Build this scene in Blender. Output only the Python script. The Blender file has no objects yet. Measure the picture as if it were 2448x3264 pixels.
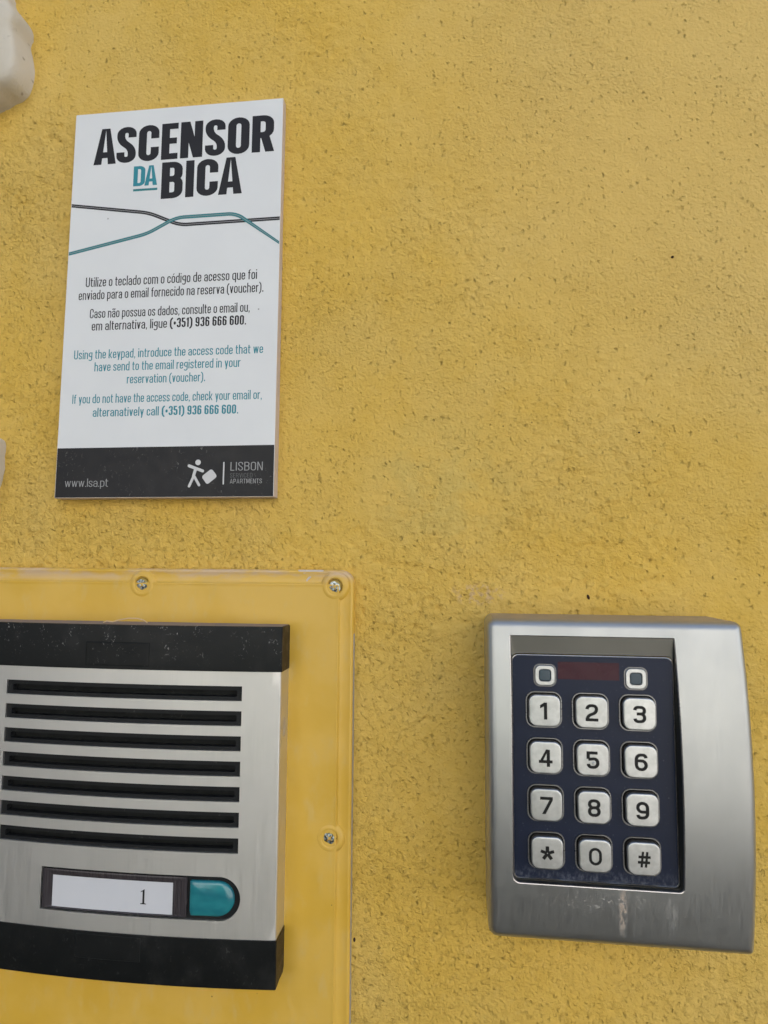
import bpy, math
import numpy as np
from mathutils import Matrix, Vector

# ------------------------------------------------------------------ scene
# Wall coordinates used below: x to the right, z up, d = distance out from the
# wall, all in millimetres; the camera's foot on the wall is x=0, z=0, 1.5 m
# above the pavement.  World units are metres, the wall faces -Y.
S = 0.001
EYE = 1.5
scene = bpy.context.scene
COL = scene.collection

def W(x, z, d):
    return (x*S, -d*S, EYE + z*S)

cam_d = bpy.data.cameras.new('camera')
cam = bpy.data.objects.new('camera', cam_d); COL.objects.link(cam)
a, b, c = -0.0850249521, 0.120820452, -0.00364963769
ca, sa, cb, sb, cc, sc = math.cos(a), math.sin(a), math.cos(b), math.sin(b), math.cos(c), math.sin(c)
Rx = np.array([[1,0,0],[0,ca,-sa],[0,sa,ca]]); Ry = np.array([[cb,0,sb],[0,1,0],[-sb,0,cb]])
Rz = np.array([[cc,-sc,0],[sc,cc,0],[0,0,1]]); B0 = np.array([[1,0,0],[0,0,-1],[0,1,0.]])
R = Rz@Ry@Rx@B0
M = Matrix.Identity(4)
for i in range(3):
    M[i][0] = R[0][i]; M[i][1] = -R[1][i]; M[i][2] = -R[2][i]
M[0][3], M[1][3], M[2][3] = 0, -0.24195, EYE
cam.matrix_world = M
cam_d.sensor_fit = 'HORIZONTAL'; cam_d.sensor_width = 36
cam_d.lens = 2048.83/2448*36
cam_d.clip_start = 0.01; cam_d.clip_end = 2000
cam_d.dof.use_dof = True
cam_d.dof.focus_distance = 0.238
cam_d.dof.aperture_fstop = 24
scene.camera = cam

SUN_AZ = math.radians(150)     # measured from straight out, so behind the wall and to the right
SUN_EL = math.radians(38)
world = bpy.data.worlds.new('World'); scene.world = world; world.use_nodes = True
nt = world.node_tree
bg = nt.nodes['Background']
sky = nt.nodes.new('ShaderNodeTexSky'); sky.sky_type = 'NISHITA'; sky.sun_disc = False
sky.sun_elevation = SUN_EL
sky.sun_rotation = math.radians(180) - SUN_AZ
sky.dust_density = 3.0
nt.links.new(sky.outputs[0], bg.inputs[0]); bg.inputs[1].default_value = 0.14

sun_d = bpy.data.lights.new('sun', 'SUN'); sun_d.energy = 4.5; sun_d.angle = math.radians(0.5)
sun_d.color = (1.0, 0.955, 0.90)
sun = bpy.data.objects.new('sun', sun_d); COL.objects.link(sun)
to_sun = Vector((math.sin(SUN_AZ)*math.cos(SUN_EL), -math.cos(SUN_AZ)*math.cos(SUN_EL), math.sin(SUN_EL)))
sun.rotation_euler = to_sun.to_track_quat('Z', 'Y').to_euler()
sun.location = (3, -3, 6)

scene.view_settings.view_transform = 'Standard'; scene.view_settings.look = 'None'
scene.view_settings.gamma = 1.0; scene.view_settings.use_curve_mapping = False
scene.view_settings.exposure = 1.17

# ------------------------------------------------------------------ materials
class Mat:
    def __init__(s, name, rough=0.5, metal=0.0, spec=0.5):
        s.m = bpy.data.materials.new(name); s.m.use_nodes = True
        s.t = s.m.node_tree; s.n = s.t.nodes; s.b = s.n['Principled BSDF']
        s.b.inputs['Roughness'].default_value = rough
        s.b.inputs['Metallic'].default_value = metal
        s.b.inputs['Specular IOR Level'].default_value = spec
        s.geo = s.n.new('ShaderNodeNewGeometry').outputs['Position']
    def link(s, a, b): s.t.links.new(a, b)
    def val(s, inp, v):
        if isinstance(v, (int, float)): inp.default_value = v
        elif isinstance(v, tuple): inp.default_value = v if len(v) == 4 or inp.type == 'VECTOR' else (*v, 1)
        else: s.link(v, inp)
    def pos(s, sx=1, sy=1, sz=1, off=(0,0,0)):
        # world position in millimetres, stretched and offset
        mp = s.n.new('ShaderNodeMapping'); s.link(s.geo, mp.inputs[0])
        mp.inputs['Scale'].default_value = (1000*sx, 1000*sy, 1000*sz)
        mp.inputs['Location'].default_value = off
        return mp.outputs[0]
    def noise(s, wl, detail=3, rough=0.5, stretch=(1,1,1), off=(0,0,0), dist=0.0):
        n = s.n.new('ShaderNodeTexNoise'); s.link(s.pos(stretch[0]/wl, stretch[1]/wl, stretch[2]/wl, off), n.inputs['Vector'])
        n.inputs['Scale'].default_value = 1; n.inputs['Detail'].default_value = detail
        n.inputs['Roughness'].default_value = rough; n.inputs['Distortion'].default_value = dist
        return n.outputs[0]
    def voro(s, wl, stretch=(1,1,1), off=(0,0,0), out='Distance', rnd=1.0, warp=0.0):
        n = s.n.new('ShaderNodeTexVoronoi'); v = s.pos(stretch[0]/wl, stretch[1]/wl, stretch[2]/wl, off)
        if warp:
            w = s.n.new('ShaderNodeTexNoise'); s.link(v, w.inputs['Vector']); w.inputs['Scale'].default_value = 2.2
            vm = s.n.new('ShaderNodeVectorMath'); vm.operation = 'MULTIPLY_ADD'
            s.link(w.outputs['Color'], vm.inputs[0]); vm.inputs[1].default_value = (warp,)*3; s.link(v, vm.inputs[2])
            v = vm.outputs[0]
        s.link(v, n.inputs['Vector']); n.inputs['Scale'].default_value = 1; n.inputs['Randomness'].default_value = rnd
        return n.outputs[out]
    def ramp(s, v, a, b, lo=0.0, hi=1.0):
        n = s.n.new('ShaderNodeMapRange'); n.interpolation_type = 'SMOOTHSTEP'
        s.val(n.inputs['Value'], v); n.inputs['From Min'].default_value = a; n.inputs['From Max'].default_value = b
        n.inputs['To Min'].default_value = lo; n.inputs['To Max'].default_value = hi
        return n.outputs[0]
    def math(s, op, a, b=0.0):
        n = s.n.new('ShaderNodeMath'); n.operation = op; s.val(n.inputs[0], a); s.val(n.inputs[1], b); return n.outputs[0]
    def mix(s, f, a, b):
        n = s.n.new('ShaderNodeMix'); n.data_type = 'RGBA'
        s.val(n.inputs[0], f); s.val(n.inputs[6], a); s.val(n.inputs[7], b); return n.outputs[2]
    def col(s, v): s.val(s.b.inputs['Base Color'], v); return s
    def rough(s, v): s.val(s.b.inputs['Roughness'], v); return s
    def bump(s, h, dist=0.1, strength=1.0):
        # dist in mm
        n = s.n.new('ShaderNodeBump'); s.val(n.inputs['Height'], h)
        n.inputs['Distance'].default_value = dist*S; n.inputs['Strength'].default_value = strength
        if getattr(s, 'lastb', None): s.link(s.lastb, n.inputs['Normal'])
        s.lastb = n.outputs[0]; s.link(s.lastb, s.b.inputs['Normal']); return s
    def xyz(s):
        n = s.n.new('ShaderNodeSeparateXYZ'); s.link(s.pos(1,1,1,(0,0,-EYE*1000)), n.inputs[0]); return n.outputs
    def blob(s, x, z, rx, rz, soft=1.0):
        X = s.xyz()
        u = s.math('DIVIDE', s.math('SUBTRACT', X[0], x), rx); v = s.math('DIVIDE', s.math('SUBTRACT', X[2], z), rz)
        d = s.math('ADD', s.math('MULTIPLY', u, u), s.math('MULTIPLY', v, v))
        return s.ramp(d, 0.0, soft, 1.0, 0.0)

def plaster():
    m = Mat('yellow_plaster', rough=0.92, spec=0.18)
    big = m.noise(95, 3, .5, off=(3,1,7)); mid = m.noise(16, 4, .6, off=(9,2,1))
    c = m.mix(m.ramp(big, .35, .65), (.70,.455,.090), (.70,.48,.130))
    c = m.mix(m.ramp(mid, .40, .75, 0, .45), c, (.65,.41,.068))
    c = m.mix(m.ramp(m.noise(3.2, 3, .6, off=(1,5,2)), .5, .8, 0, .35), c, (.72,.51,.16))
    c = m.mix(m.math('MULTIPLY', m.blob(110, 190, 150, 170), .55), c, (.70,.51,.20))   # paler towards the upper right
    # granular stucco: little raised grains with a darker tone between them, denser in some areas
    X = m.xyz()
    dense = m.ramp(m.math('ADD', m.noise(48, 3, .55, off=(1,4,7)), m.math('MULTIPLY', m.math('ADD', X[0], X[2]), -.0011)), .34, .70)
    gr = m.voro(1.5, (1,1,.9), off=(2,7,5), warp=.8); gr2 = m.voro(1.05, off=(6,3,1), warp=.6)
    gsel = m.ramp(m.noise(2.4, 3, .6, off=(5,9,3)), .42, .60)
    gm = m.math('MULTIPLY', m.math('MULTIPLY', gsel, m.ramp(dense, 0, 1, .22, 1.0)), m.ramp(gr, .34, .66))
    c = m.mix(m.math('MULTIPLY', gm, .09), c, (.40,.25,.045))
    # greyish worn patch and a pale scuff by the keypad
    worn = m.math('MULTIPLY', m.blob(-8, 30, 36, 34), m.ramp(mid, .35, .6))
    c = m.mix(m.math('MULTIPLY', worn, .40), c, (.56,.46,.17))
    sc_ = m.math('MULTIPLY', m.blob(6, -10, 13, 5), m.ramp(m.noise(2.2, 3), .46, .62))
    c = m.mix(m.math('MULTIPLY', sc_, .6), c, (.60,.42,.27))
    # darker colour in the pits
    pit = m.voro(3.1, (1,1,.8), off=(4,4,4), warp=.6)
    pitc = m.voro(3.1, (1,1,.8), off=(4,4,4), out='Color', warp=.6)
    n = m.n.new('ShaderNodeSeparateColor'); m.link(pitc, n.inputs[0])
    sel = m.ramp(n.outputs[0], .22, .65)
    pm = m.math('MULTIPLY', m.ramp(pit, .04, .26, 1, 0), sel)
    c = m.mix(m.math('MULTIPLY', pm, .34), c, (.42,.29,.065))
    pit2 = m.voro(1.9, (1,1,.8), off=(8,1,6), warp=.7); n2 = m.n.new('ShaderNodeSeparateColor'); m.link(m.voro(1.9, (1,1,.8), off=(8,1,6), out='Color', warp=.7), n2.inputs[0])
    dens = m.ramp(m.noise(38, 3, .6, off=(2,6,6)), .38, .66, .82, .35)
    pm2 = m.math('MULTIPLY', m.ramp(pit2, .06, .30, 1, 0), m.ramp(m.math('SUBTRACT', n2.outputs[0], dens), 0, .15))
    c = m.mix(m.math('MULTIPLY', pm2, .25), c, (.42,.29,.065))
    tiny = m.voro(9, off=(1,7,3)); tc = m.n.new('ShaderNodeSeparateColor'); m.link(m.voro(9, off=(1,7,3), out='Color'), tc.inputs[0])
    tm = m.math('MULTIPLY', m.ramp(tiny, .020, .045, 1, 0), m.ramp(tc.outputs[0], .55, .6))
    c = m.mix(m.math('MULTIPLY', tm, .65), c, (.06,.04,.015))
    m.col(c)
    rel = m.ramp(m.noise(60, 2, .5, off=(7,7,1)), .38, .62, .35, 1.0)
    m.bump(m.math('MULTIPLY', pm, -1.0), .5)
    m.bump(m.math('MULTIPLY', pm2, -1.0), .4)
    m.bump(m.math('MULTIPLY', m.noise(2.6, 3, .6, (1,1,1.2), off=(3,3,3)), rel), .8)
    m.bump(m.math('MULTIPLY', m.noise(1.1, 2, .6, (1,1,1.1)), rel), .6)
    m.bump(m.math('MULTIPLY', m.math('MULTIPLY', m.ramp(gr, .1, .7, 1, 0), gsel), m.ramp(dense, 0, 1, .38, 1.0)), .46)
    m.bump(m.math('MULTIPLY', gr2, -1.0), .15)
    m.bump(m.noise(.45, 2, .6), .10)
    return m.m

def plate_paint():
    m = Mat('yellow_plate_paint', rough=0.34, spec=0.5)
    n1 = m.noise(22, 3, .5, off=(2,2,2)); n2 = m.noise(7, 3, .6, (1.6,1,.7), off=(8,1,4))
    c = m.mix(m.ramp(n1, .35, .65), (.67,.41,.050), (.71,.45,.080))
    c = m.mix(m.ramp(n2, .5, .8, 0, .5), c, (.66,.47,.16))
    X = m.xyz()
    top = m.math('MULTIPLY', m.ramp(X[2], -7.5, -2.5), m.ramp(m.noise(9, 4, .6, (.6,1,2), off=(5,5,5)), .38, .62))
    c = m.mix(m.math('MULTIPLY', top, .8), c, (.60,.45,.32))
    sp = m.voro(11, off=(6,3,3)); c = m.mix(m.ramp(sp, .018, .04, .7, 0), c, (.10,.06,.02))
    m.col(c)
    m.rough(m.ramp(n2, .3, .7, .3, .5))
    m.bump(m.noise(9, 2, .5), .16); m.bump(m.noise(1.3, 2, .5), .014)
    return m.m

def plastic(name, col, rough, dust=0.0, dustcol=(.3,.29,.26), fine=.01, spec=.22, ledge=None):
    m = Mat(name, rough=rough, spec=spec)
    c = col
    if dust:
        n = m.noise(1.25, 5, .7, (1.0,1,.8), off=(3,3,9), dist=.9); g = m.noise(9, 3, .6)
        k = m.math('MULTIPLY', m.ramp(n, .60, .66), m.ramp(g, .42, .62))
        if ledge: k = m.math('MULTIPLY', k, m.ramp(m.xyz()[2], ledge[0], ledge[1], ledge[2], 1))
        c = m.mix(m.math('MULTIPLY', k, dust), col, dustcol)
        c = m.mix(m.ramp(m.noise(12, 4, .6, (1,1,.7)), .5, .8, 0, dust*.05), c, dustcol)
    m.col(c)
    m.rough(m.ramp(m.noise(5, 3), .3, .7, rough*.85, rough*1.15))
    m.bump(m.noise(.4, 2), fine*1.5)
    return m.m

def brushed(name, col, rough, along='z', amt=.012, stain=0.0, stainfn=None):
    st = (4.5, 1, .06) if along == 'z' else (.045, 1, 3.3)
    m = Mat(name, rough=rough, metal=1.0)
    n = m.noise(1.0, 3, .65, st); n2 = m.noise(.35, 2, .6, st, off=(4,4,4)); n3 = m.noise(24, 3, .5)
    c = m.mix(m.ramp(n, .3, .7), col, tuple(min(1, v*1.06) for v in col))
    c = m.mix(m.ramp(n3, .35, .7, 0, .35), c, tuple(v*.86 for v in col))
    if stainfn: c = stainfn(m, c)
    m.col(c)
    m.rough(m.ramp(m.math('ADD', n, m.math('MULTIPLY', n3, .5)), .5, 1.0, rough*.85, rough*1.2))
    m.bump(n, amt); m.bump(n2, amt*.5)
    return m

def keypad_stains(m, c):
    # lime and rust runs below the keys, dust lying on the top ledge
    X = m.xyz()
    rn = m.noise(1.6, 4, .7, (1,1,.5), off=(2,9,2), dist=.8)
    s1 = m.math('MULTIPLY', m.blob(48.9, -105.5, 1.7, 9.5), m.ramp(rn, .42, .52))
    c = m.mix(m.math('MULTIPLY', s1, .7), c, (.50,.37,.27))
    s2 = m.math('MULTIPLY', m.blob(63, -106, 2.8, 7.5), m.ramp(rn, .42, .66))
    c = m.mix(m.math('MULTIPLY', s2, .6), c, (.5,.49,.46))
    s3 = m.math('MULTIPLY', m.blob(42, -102.5, 26, 4.5), m.ramp(m.noise(.9, 4, .7, (1,1,1), off=(1,1,8)), .56, .62))
    c = m.mix(m.math('MULTIPLY', s3, .5), c, (.55,.50,.46))
    n = m.n.new('ShaderNodeSeparateXYZ'); g = m.n.new('ShaderNodeNewGeometry'); m.link(g.outputs['True Normal'], n.inputs[0])
    up = m.math('MULTIPLY', m.ramp(n.outputs[2], .9, .99), m.ramp(X[2], -18.5, -18.2))
    c = m.mix(m.math('MULTIPLY', up, .85), c, (.34,.27,.19))
    dirt = m.math('MAXIMUM', m.math('MAXIMUM', m.math('MULTIPLY', up, .9), m.math('MULTIPLY', s1, .9)), m.math('MAXIMUM', m.math('MULTIPLY', s3, .6), m.math('MULTIPLY', s2, .5)))
    m.link(m.math('SUBTRACT', 1.0, dirt), m.b.inputs['Metallic'])
    return c

MAT = {}
MAT['plaster'] = plaster()
MAT['plate'] = plate_paint()
MAT['bare_plastic'] = plastic('bare_grey_plastic', (.42,.40,.37), .5)
m = Mat('white_print_board', rough=.42, spec=.45)
sp = m.voro(13, off=(2.6,2,8.3)); spc = m.n.new('ShaderNodeSeparateColor'); m.link(m.voro(13, off=(2.6,2,8.3), out='Color'), spc.inputs[0])
cc_ = m.mix(m.math('MULTIPLY', m.ramp(sp, .015, .035, .75, 0), m.ramp(spc.outputs[0], .35, .4)), m.mix(m.ramp(m.noise(30, 3), .3, .7), (.72,.735,.74), (.75,.765,.765)), (.13,.11,.10))
m.col(cc_); m.bump(m.noise(.5, 2), .01); MAT['board'] = m.m
MAT['board_edge'] = plastic('board_edge', (.60,.50,.42), .6)
MAT['ink'] = plastic('charcoal_ink', (.018,.018,.020), .38, .55, (.20,.19,.18))
MAT['ink_text'] = plastic('charcoal_letter_ink', (.017,.017,.021), .4)
MAT['teal_ink'] = plastic('teal_ink', (.035,.25,.31), .4)
MAT['teal_dark'] = plastic('teal_line_ink', (.030,.21,.23), .4)
MAT['white_ink'] = plastic('white_ink', (.62,.62,.62), .4)
MAT['grey_ink'] = plastic('grey_ink', (.33,.33,.33), .4)
MAT['dim_ink'] = plastic('dim_grey_ink', (.13,.13,.13), .4)
MAT['alu'] = brushed('satin_aluminium', (.72,.705,.67), .48, 'z', .004).m
MAT['black'] = plastic('black_plastic', (.008,.009,.009), .42, .8, (.36,.35,.33), .02, ledge=(-38,-23,.12))
MAT['black_side'] = plastic('dirty_black_side', (.040,.028,.016), .5, .8, (.25,.2,.14))
MAT['black_clean'] = plastic('black_plastic_clean', (.013,.014,.015), .40, .12)
MAT['deep'] = plastic('black_mesh_dark', (.006,.007,.007), .7, .3, (.1,.1,.09))
MAT['dust'] = plastic('ledge_dust', (.30,.24,.20), .95, 0, fine=.1)
MAT['card'] = plastic('white_card', (.60,.61,.64), .55)
m = Mat('clear_window', rough=.06); m.col((1,1,1)); m.b.inputs['Transmission Weight'].default_value = 1.0
m.b.inputs['IOR'].default_value = 1.46; m.b.inputs['Roughness'].default_value = .04; MAT['clear'] = m.m
m = Mat('smoky_plastic', rough=.22, spec=.3); m.col(m.mix(m.noise(1.2, 3, .5, (3,1,.1)), (.014,.011,.013), (.085,.075,.08))); MAT['smoky'] = m.m
m = Mat('teal_translucent', rough=.18, spec=.6)
m.col(m.mix(m.ramp(m.noise(6, 2, .5, (.6,1,1.3), off=(6,1,2)), .3, .7), (.014,.17,.21), (.024,.24,.265)))
m.b.inputs['Subsurface Weight'].default_value = .3; m.b.inputs['Subsurface Radius'].default_value = (.001,.002,.002)
m.b.inputs['Coat Weight'].default_value = .6; m.b.inputs['Coat Roughness'].default_value = .12; m.bump(m.noise(4, 1), .08); MAT['teal_button'] = m.m
MAT['steel'] = brushed('brushed_steel', (.45,.46,.45), .43, 'z', .007, stainfn=keypad_stains).m
mk = brushed('recess_steel', (.17,.168,.150), .42, 'z', .006); MAT['recess'] = mk.m  # steel colour darkened to hold the dim ground that the recess reflects
MAT['rim'] = brushed('rim_steel', (.70,.66,.62), .3, 'x', .004).m
m = Mat('navy_membrane', rough=.30, spec=.22)
dn = m.ramp(m.noise(.8, 4, .7, off=(9,9,9)), .66, .72)
X = m.xyz(); low = m.ramp(X[2], -93, -98.5)
dl = m.math('MULTIPLY', low, m.ramp(m.noise(1.4, 4, .7, (1.3,1,.7)), .42, .7))
m.col(m.mix(m.math('ADD', m.math('MULTIPLY', dn, .25), m.math('MULTIPLY', dl, .30)), (.010,.016,.037), (.32,.34,.40)))
m.bump(m.noise(.5, 2), .008); MAT['navy'] = m.m
m = Mat('key_metal', rough=.38, metal=1.0)
m.col(m.mix(m.ramp(m.noise(2.6, 4, .6), .3, .7), (.50,.51,.50), (.60,.61,.60))); m.bump(m.noise(.7, 3), .012); MAT['key'] = m.m
m = Mat('key_side_metal', rough=.32, metal=1.0); m.col(m.mix(m.noise(1.4, 3), (.05,.045,.04), (.20,.17,.15))); MAT['key_side'] = m.m
MAT['collar'] = brushed('collar_metal', (.25,.25,.25), .3, 'x', .004).m
MAT['led'] = plastic('led_lens', (.075,.10,.115), .25)
MAT['red_window'] = plastic('dark_red_window', (.050,.010,.018), .25)
MAT['key_ink'] = plastic('black_key_ink', (.012,.012,.012), .5)
m = Mat('pale_stone', rough=.8, spec=.25)
n = m.noise(2.4, 4, .6, off=(3,2,2)); v = m.voro(7, off=(5,2,1), warp=.4)
cst = m.mix(m.ramp(m.noise(28, 3), .35, .65), (.60,.55,.455), (.66,.61,.52))
cst = m.mix(m.math('MULTIPLY', m.ramp(v, .06, .13, 1, 0), .6), cst, (.24,.20,.13)); cst = m.mix(m.ramp(n, .62, .8, 0, .4), cst, (.30,.26,.18))
m.col(cst); m.bump(m.noise(5, 4, .6), .4); m.bump(m.noise(.9, 3, .6), .16); MAT['stone'] = m.m
m = Mat('zinc_screw', rough=.35, metal=.9); m.col(m.mix(m.ramp(m.noise(.8, 3), .35, .65), (.05,.065,.07), (.62,.68,.68))); m.bump(m.noise(.6, 3), .12); MAT['zinc'] = m.m
MAT['screw_paint'] = plastic('screw_paint', (.34,.25,.055), .5)
MAT['dark_gap'] = plastic('gap_shade', (.05,.035,.015), .8)  # dark brown paints the shade in the screw gaps and cross slots
MAT['chip'] = plastic('paint_chip_white', (.60,.55,.50), .7, 0, fine=.05)
MAT['straw'] = plastic('dry_straw_fibre', (.72,.52,.30), .7)
MAT['crumb'] = plastic('dark_crumb', (.045,.022,.012), .7)
MAT['sticker'] = plastic('worn_oval_label', (.50,.44,.33), .5, .6, (.3,.25,.2))
MAT['cream'] = plastic('pale_house_wall', (.62,.635,.64), .9)
MAT['shade_block'] = plastic('light_blocking_front', (.045,.05,.05), .6)
MAT['glass_far'] = plastic('far_window_glass', (.05,.06,.07), .1)
MAT['wood_far'] = plastic('green_door_paint', (.05,.10,.07), .5)
m = Mat('basalt_cobbles', rough=.8); cv = m.voro(95, (1,1,1), out='Distance')
m.col(m.mix(m.ramp(cv, .25, .6), (.045,.043,.040), (.028,.026,.024))); m.bump(m.ramp(cv, .3, .6, 1, 0), 8); MAT['cobbles'] = m.m

# ------------------------------------------------------------------ mesh tools
class MB:
    def __init__(s): s.v = []; s.f = []; s.mi = []
    def add(s, vs, fs, mi=0):
        o = len(s.v); s.v.extend(vs)
        for f in fs: s.f.append([i+o for i in f]); s.mi.append(mi)
        return o
    def quad(s, a, b, c, d, mi=0): s.add([a,b,c,d], [(0,1,2,3)], mi)
    def loft(s, loops, closed=True, cap0=False, cap1=False, mi=0):
        n = len(loops[0]); o = len(s.v)
        for L in loops: s.v.extend(L)
        for k in range(len(loops)-1):
            for i in range(n if closed else n-1):
                j = (i+1) % n
                s.f.append([o+k*n+i, o+k*n+j, o+(k+1)*n+j, o+(k+1)*n+i]); s.mi.append(mi)
        if cap0: s.f.append([o+i for i in range(n)]); s.mi.append(mi)
        if cap1: s.f.append([o+(len(loops)-1)*n+i for i in range(n)]); s.mi.append(mi)
    def box(s, x0, x1, z0, z1, d0, d1, mi=0):
        c = [(x,z,d) for d in (d0,d1) for z in (z0,z1) for x in (x0,x1)]
        s.add(c, [(0,1,3,2),(4,6,7,5),(0,4,5,1),(2,3,7,6),(0,2,6,4),(1,5,7,3)], mi)
    def build(s, name, mats, parent=None, origin=(0,0,0), smooth=None, recalc=True):
        import bmesh
        me = bpy.data.meshes.new(name)
        o = np.array(origin, float)
        vs = np.array(s.v, float) - o
        pts = np.empty_like(vs); pts[:,0] = vs[:,0]*S; pts[:,1] = -vs[:,2]*S; pts[:,2] = vs[:,1]*S
        me.from_pydata(pts.tolist(), [], s.f)
        if not isinstance(mats, (list, tuple)): mats = [mats]
        for mt in mats: me.materials.append(MAT[mt])
        me.polygons.foreach_set('material_index', s.mi)
        bm = bmesh.new(); bm.from_mesh(me)
        bmesh.ops.remove_doubles(bm, verts=bm.verts, dist=1e-7)
        if recalc: bmesh.ops.recalc_face_normals(bm, faces=bm.faces)
        bm.to_mesh(me); bm.free()
        if smooth is not None:
            me.shade_smooth(); me.set_sharp_from_angle(angle=math.radians(smooth))
        ob = bpy.data.objects.new(name, me); COL.objects.link(ob)
        if parent is not None: ob.parent = parent
        else: ob.location = W(*origin)
        return ob

def thing(name, label, cat, origin, group=None):
    e = bpy.data.objects.new(name, None); e.empty_display_size = .01; COL.objects.link(e)
    e.location = W(*origin); e['label'] = label; e['category'] = cat
    if group: e['group'] = group
    e['_o'] = list(origin); return e
def org(t): return tuple(t['_o'])
def tag(o, label, cat, group=None):
    o['label'] = label; o['category'] = cat
    if group: o['group'] = group
    return o

def rrect(x0, x1, z0, z1, r, nc=6, nx=1, nz=1):
    """rounded rectangle, counter-clockwise from bottom-left; r = one radius or (bl, br, tr, tl)"""
    if not isinstance(r, (tuple, list)): r = (r,)*4
    P = []
    cs = [((x0+r[0], z0+r[0]), r[0], 180), ((x1-r[1], z0+r[1]), r[1], 270), ((x1-r[2], z1-r[2]), r[2], 0), ((x0+r[3], z1-r[3]), r[3], 90)]
    for k, ((cx, cz), rr, a0) in enumerate(cs):
        arc = [(cx+rr*math.cos(math.radians(a0+90*i/nc)), cz+rr*math.sin(math.radians(a0+90*i/nc))) for i in range(nc+1)]
        P += arc
        (nxx, nzz), rn, an = cs[(k+1) % 4]
        q = (nxx+rn*math.cos(math.radians(an)), nzz+rn*math.sin(math.radians(an)))
        e = arc[-1]; n = nx if k % 2 == 0 else nz
        for i in range(1, n): P.append((e[0]+(q[0]-e[0])*i/n, e[1]+(q[1]-e[1])*i/n))
    return P
def at(P, d): return [(x, z, d(x, z) if callable(d) else d) for x, z in P]
def lerp(A, B, t): return [(a[0]+(b[0]-a[0])*t, a[1]+(b[1]-a[1])*t) for a, b in zip(A, B)]

# ------------------------------------------------------------------ stroke lettering
def fillet(pts, rad, closed=False, n=5):
    if rad <= 0: return list(pts)
    out = []; N = len(pts)
    for i, p in enumerate(pts):
        if not closed and i in (0, N-1): out.append(p); continue
        a, b = pts[i-1], pts[(i+1) % N]
        la = math.dist(a, p); lb = math.dist(b, p)
        fa = .5 if (closed or i-1 > 0) else 1.0
        fb = .5 if (closed or i+1 < N-1) else 1.0
        r = min(rad, la*fa, lb*fb)
        A = (p[0]+(a[0]-p[0])*r/la, p[1]+(a[1]-p[1])*r/la); Bq = (p[0]+(b[0]-p[0])*r/lb, p[1]+(b[1]-p[1])*r/lb)
        for k in range(n+1):
            t = k/n; k1 = .5523
            c1 = (A[0]+(p[0]-A[0])*k1, A[1]+(p[1]-A[1])*k1); c2 = (Bq[0]+(p[0]-Bq[0])*k1, Bq[1]+(p[1]-Bq[1])*k1)
            u = 1-t
            out.append(tuple(u**3*A[j]+3*u*u*t*c1[j]+3*u*t*t*c2[j]+t**3*Bq[j] for j in (0,1)))
    return out
def clean(p, closed):
    q = [p[0]]
    for x in p[1:]:
        if math.dist(x, q[-1]) > 1e-6: q.append(x)
    if closed and math.dist(q[0], q[-1]) < 1e-6: q.pop()
    return q
def ribbon(pts, wx, wy, closed):
    pts = clean(pts, closed); N = len(pts); L = []; Rr = []
    for i, p in enumerate(pts):
        if closed or 0 < i < N-1:
            a, b = pts[i-1], pts[(i+1) % N]
            d1 = (p[0]-a[0], p[1]-a[1]); d2 = (b[0]-p[0], b[1]-p[1])
            l1 = math.hypot(*d1); l2 = math.hypot(*d2)
            n1 = (-d1[1]/l1, d1[0]/l1); n2 = (-d2[1]/l2, d2[0]/l2)
            nx, ny = n1[0]+n2[0], n1[1]+n2[1]; l = math.hypot(nx, ny) or 1
            nx /= l; ny /= l
            h1 = math.hypot(wx*n1[0], wy*n1[1])/2; h2 = math.hypot(wx*n2[0], wy*n2[1])/2
            # intersection of the two offset lines
            det = n1[0]*n2[1]-n1[1]*n2[0]
            if abs(det) > .15:
                ox = (h1*n2[1]-h2*n1[1])/det; oy = (n1[0]*h2-n2[0]*h1)/det
            else:
                k = (h1+h2)/2/max(.5, nx*n1[0]+ny*n1[1]); ox, oy = nx*k, ny*k
        else:
            a, b = (p, pts[1]) if i == 0 else (pts[-2], p)
            d = (b[0]-a[0], b[1]-a[1]); l = math.hypot(*d); nx, ny = -d[1]/l, d[0]/l
            k = math.hypot(wx*nx, wy*ny)/2; ox, oy = nx*k, ny*k
        L.append((p[0]+ox, p[1]+oy)); Rr.append((p[0]-ox, p[1]-oy))
    return L, Rr

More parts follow.
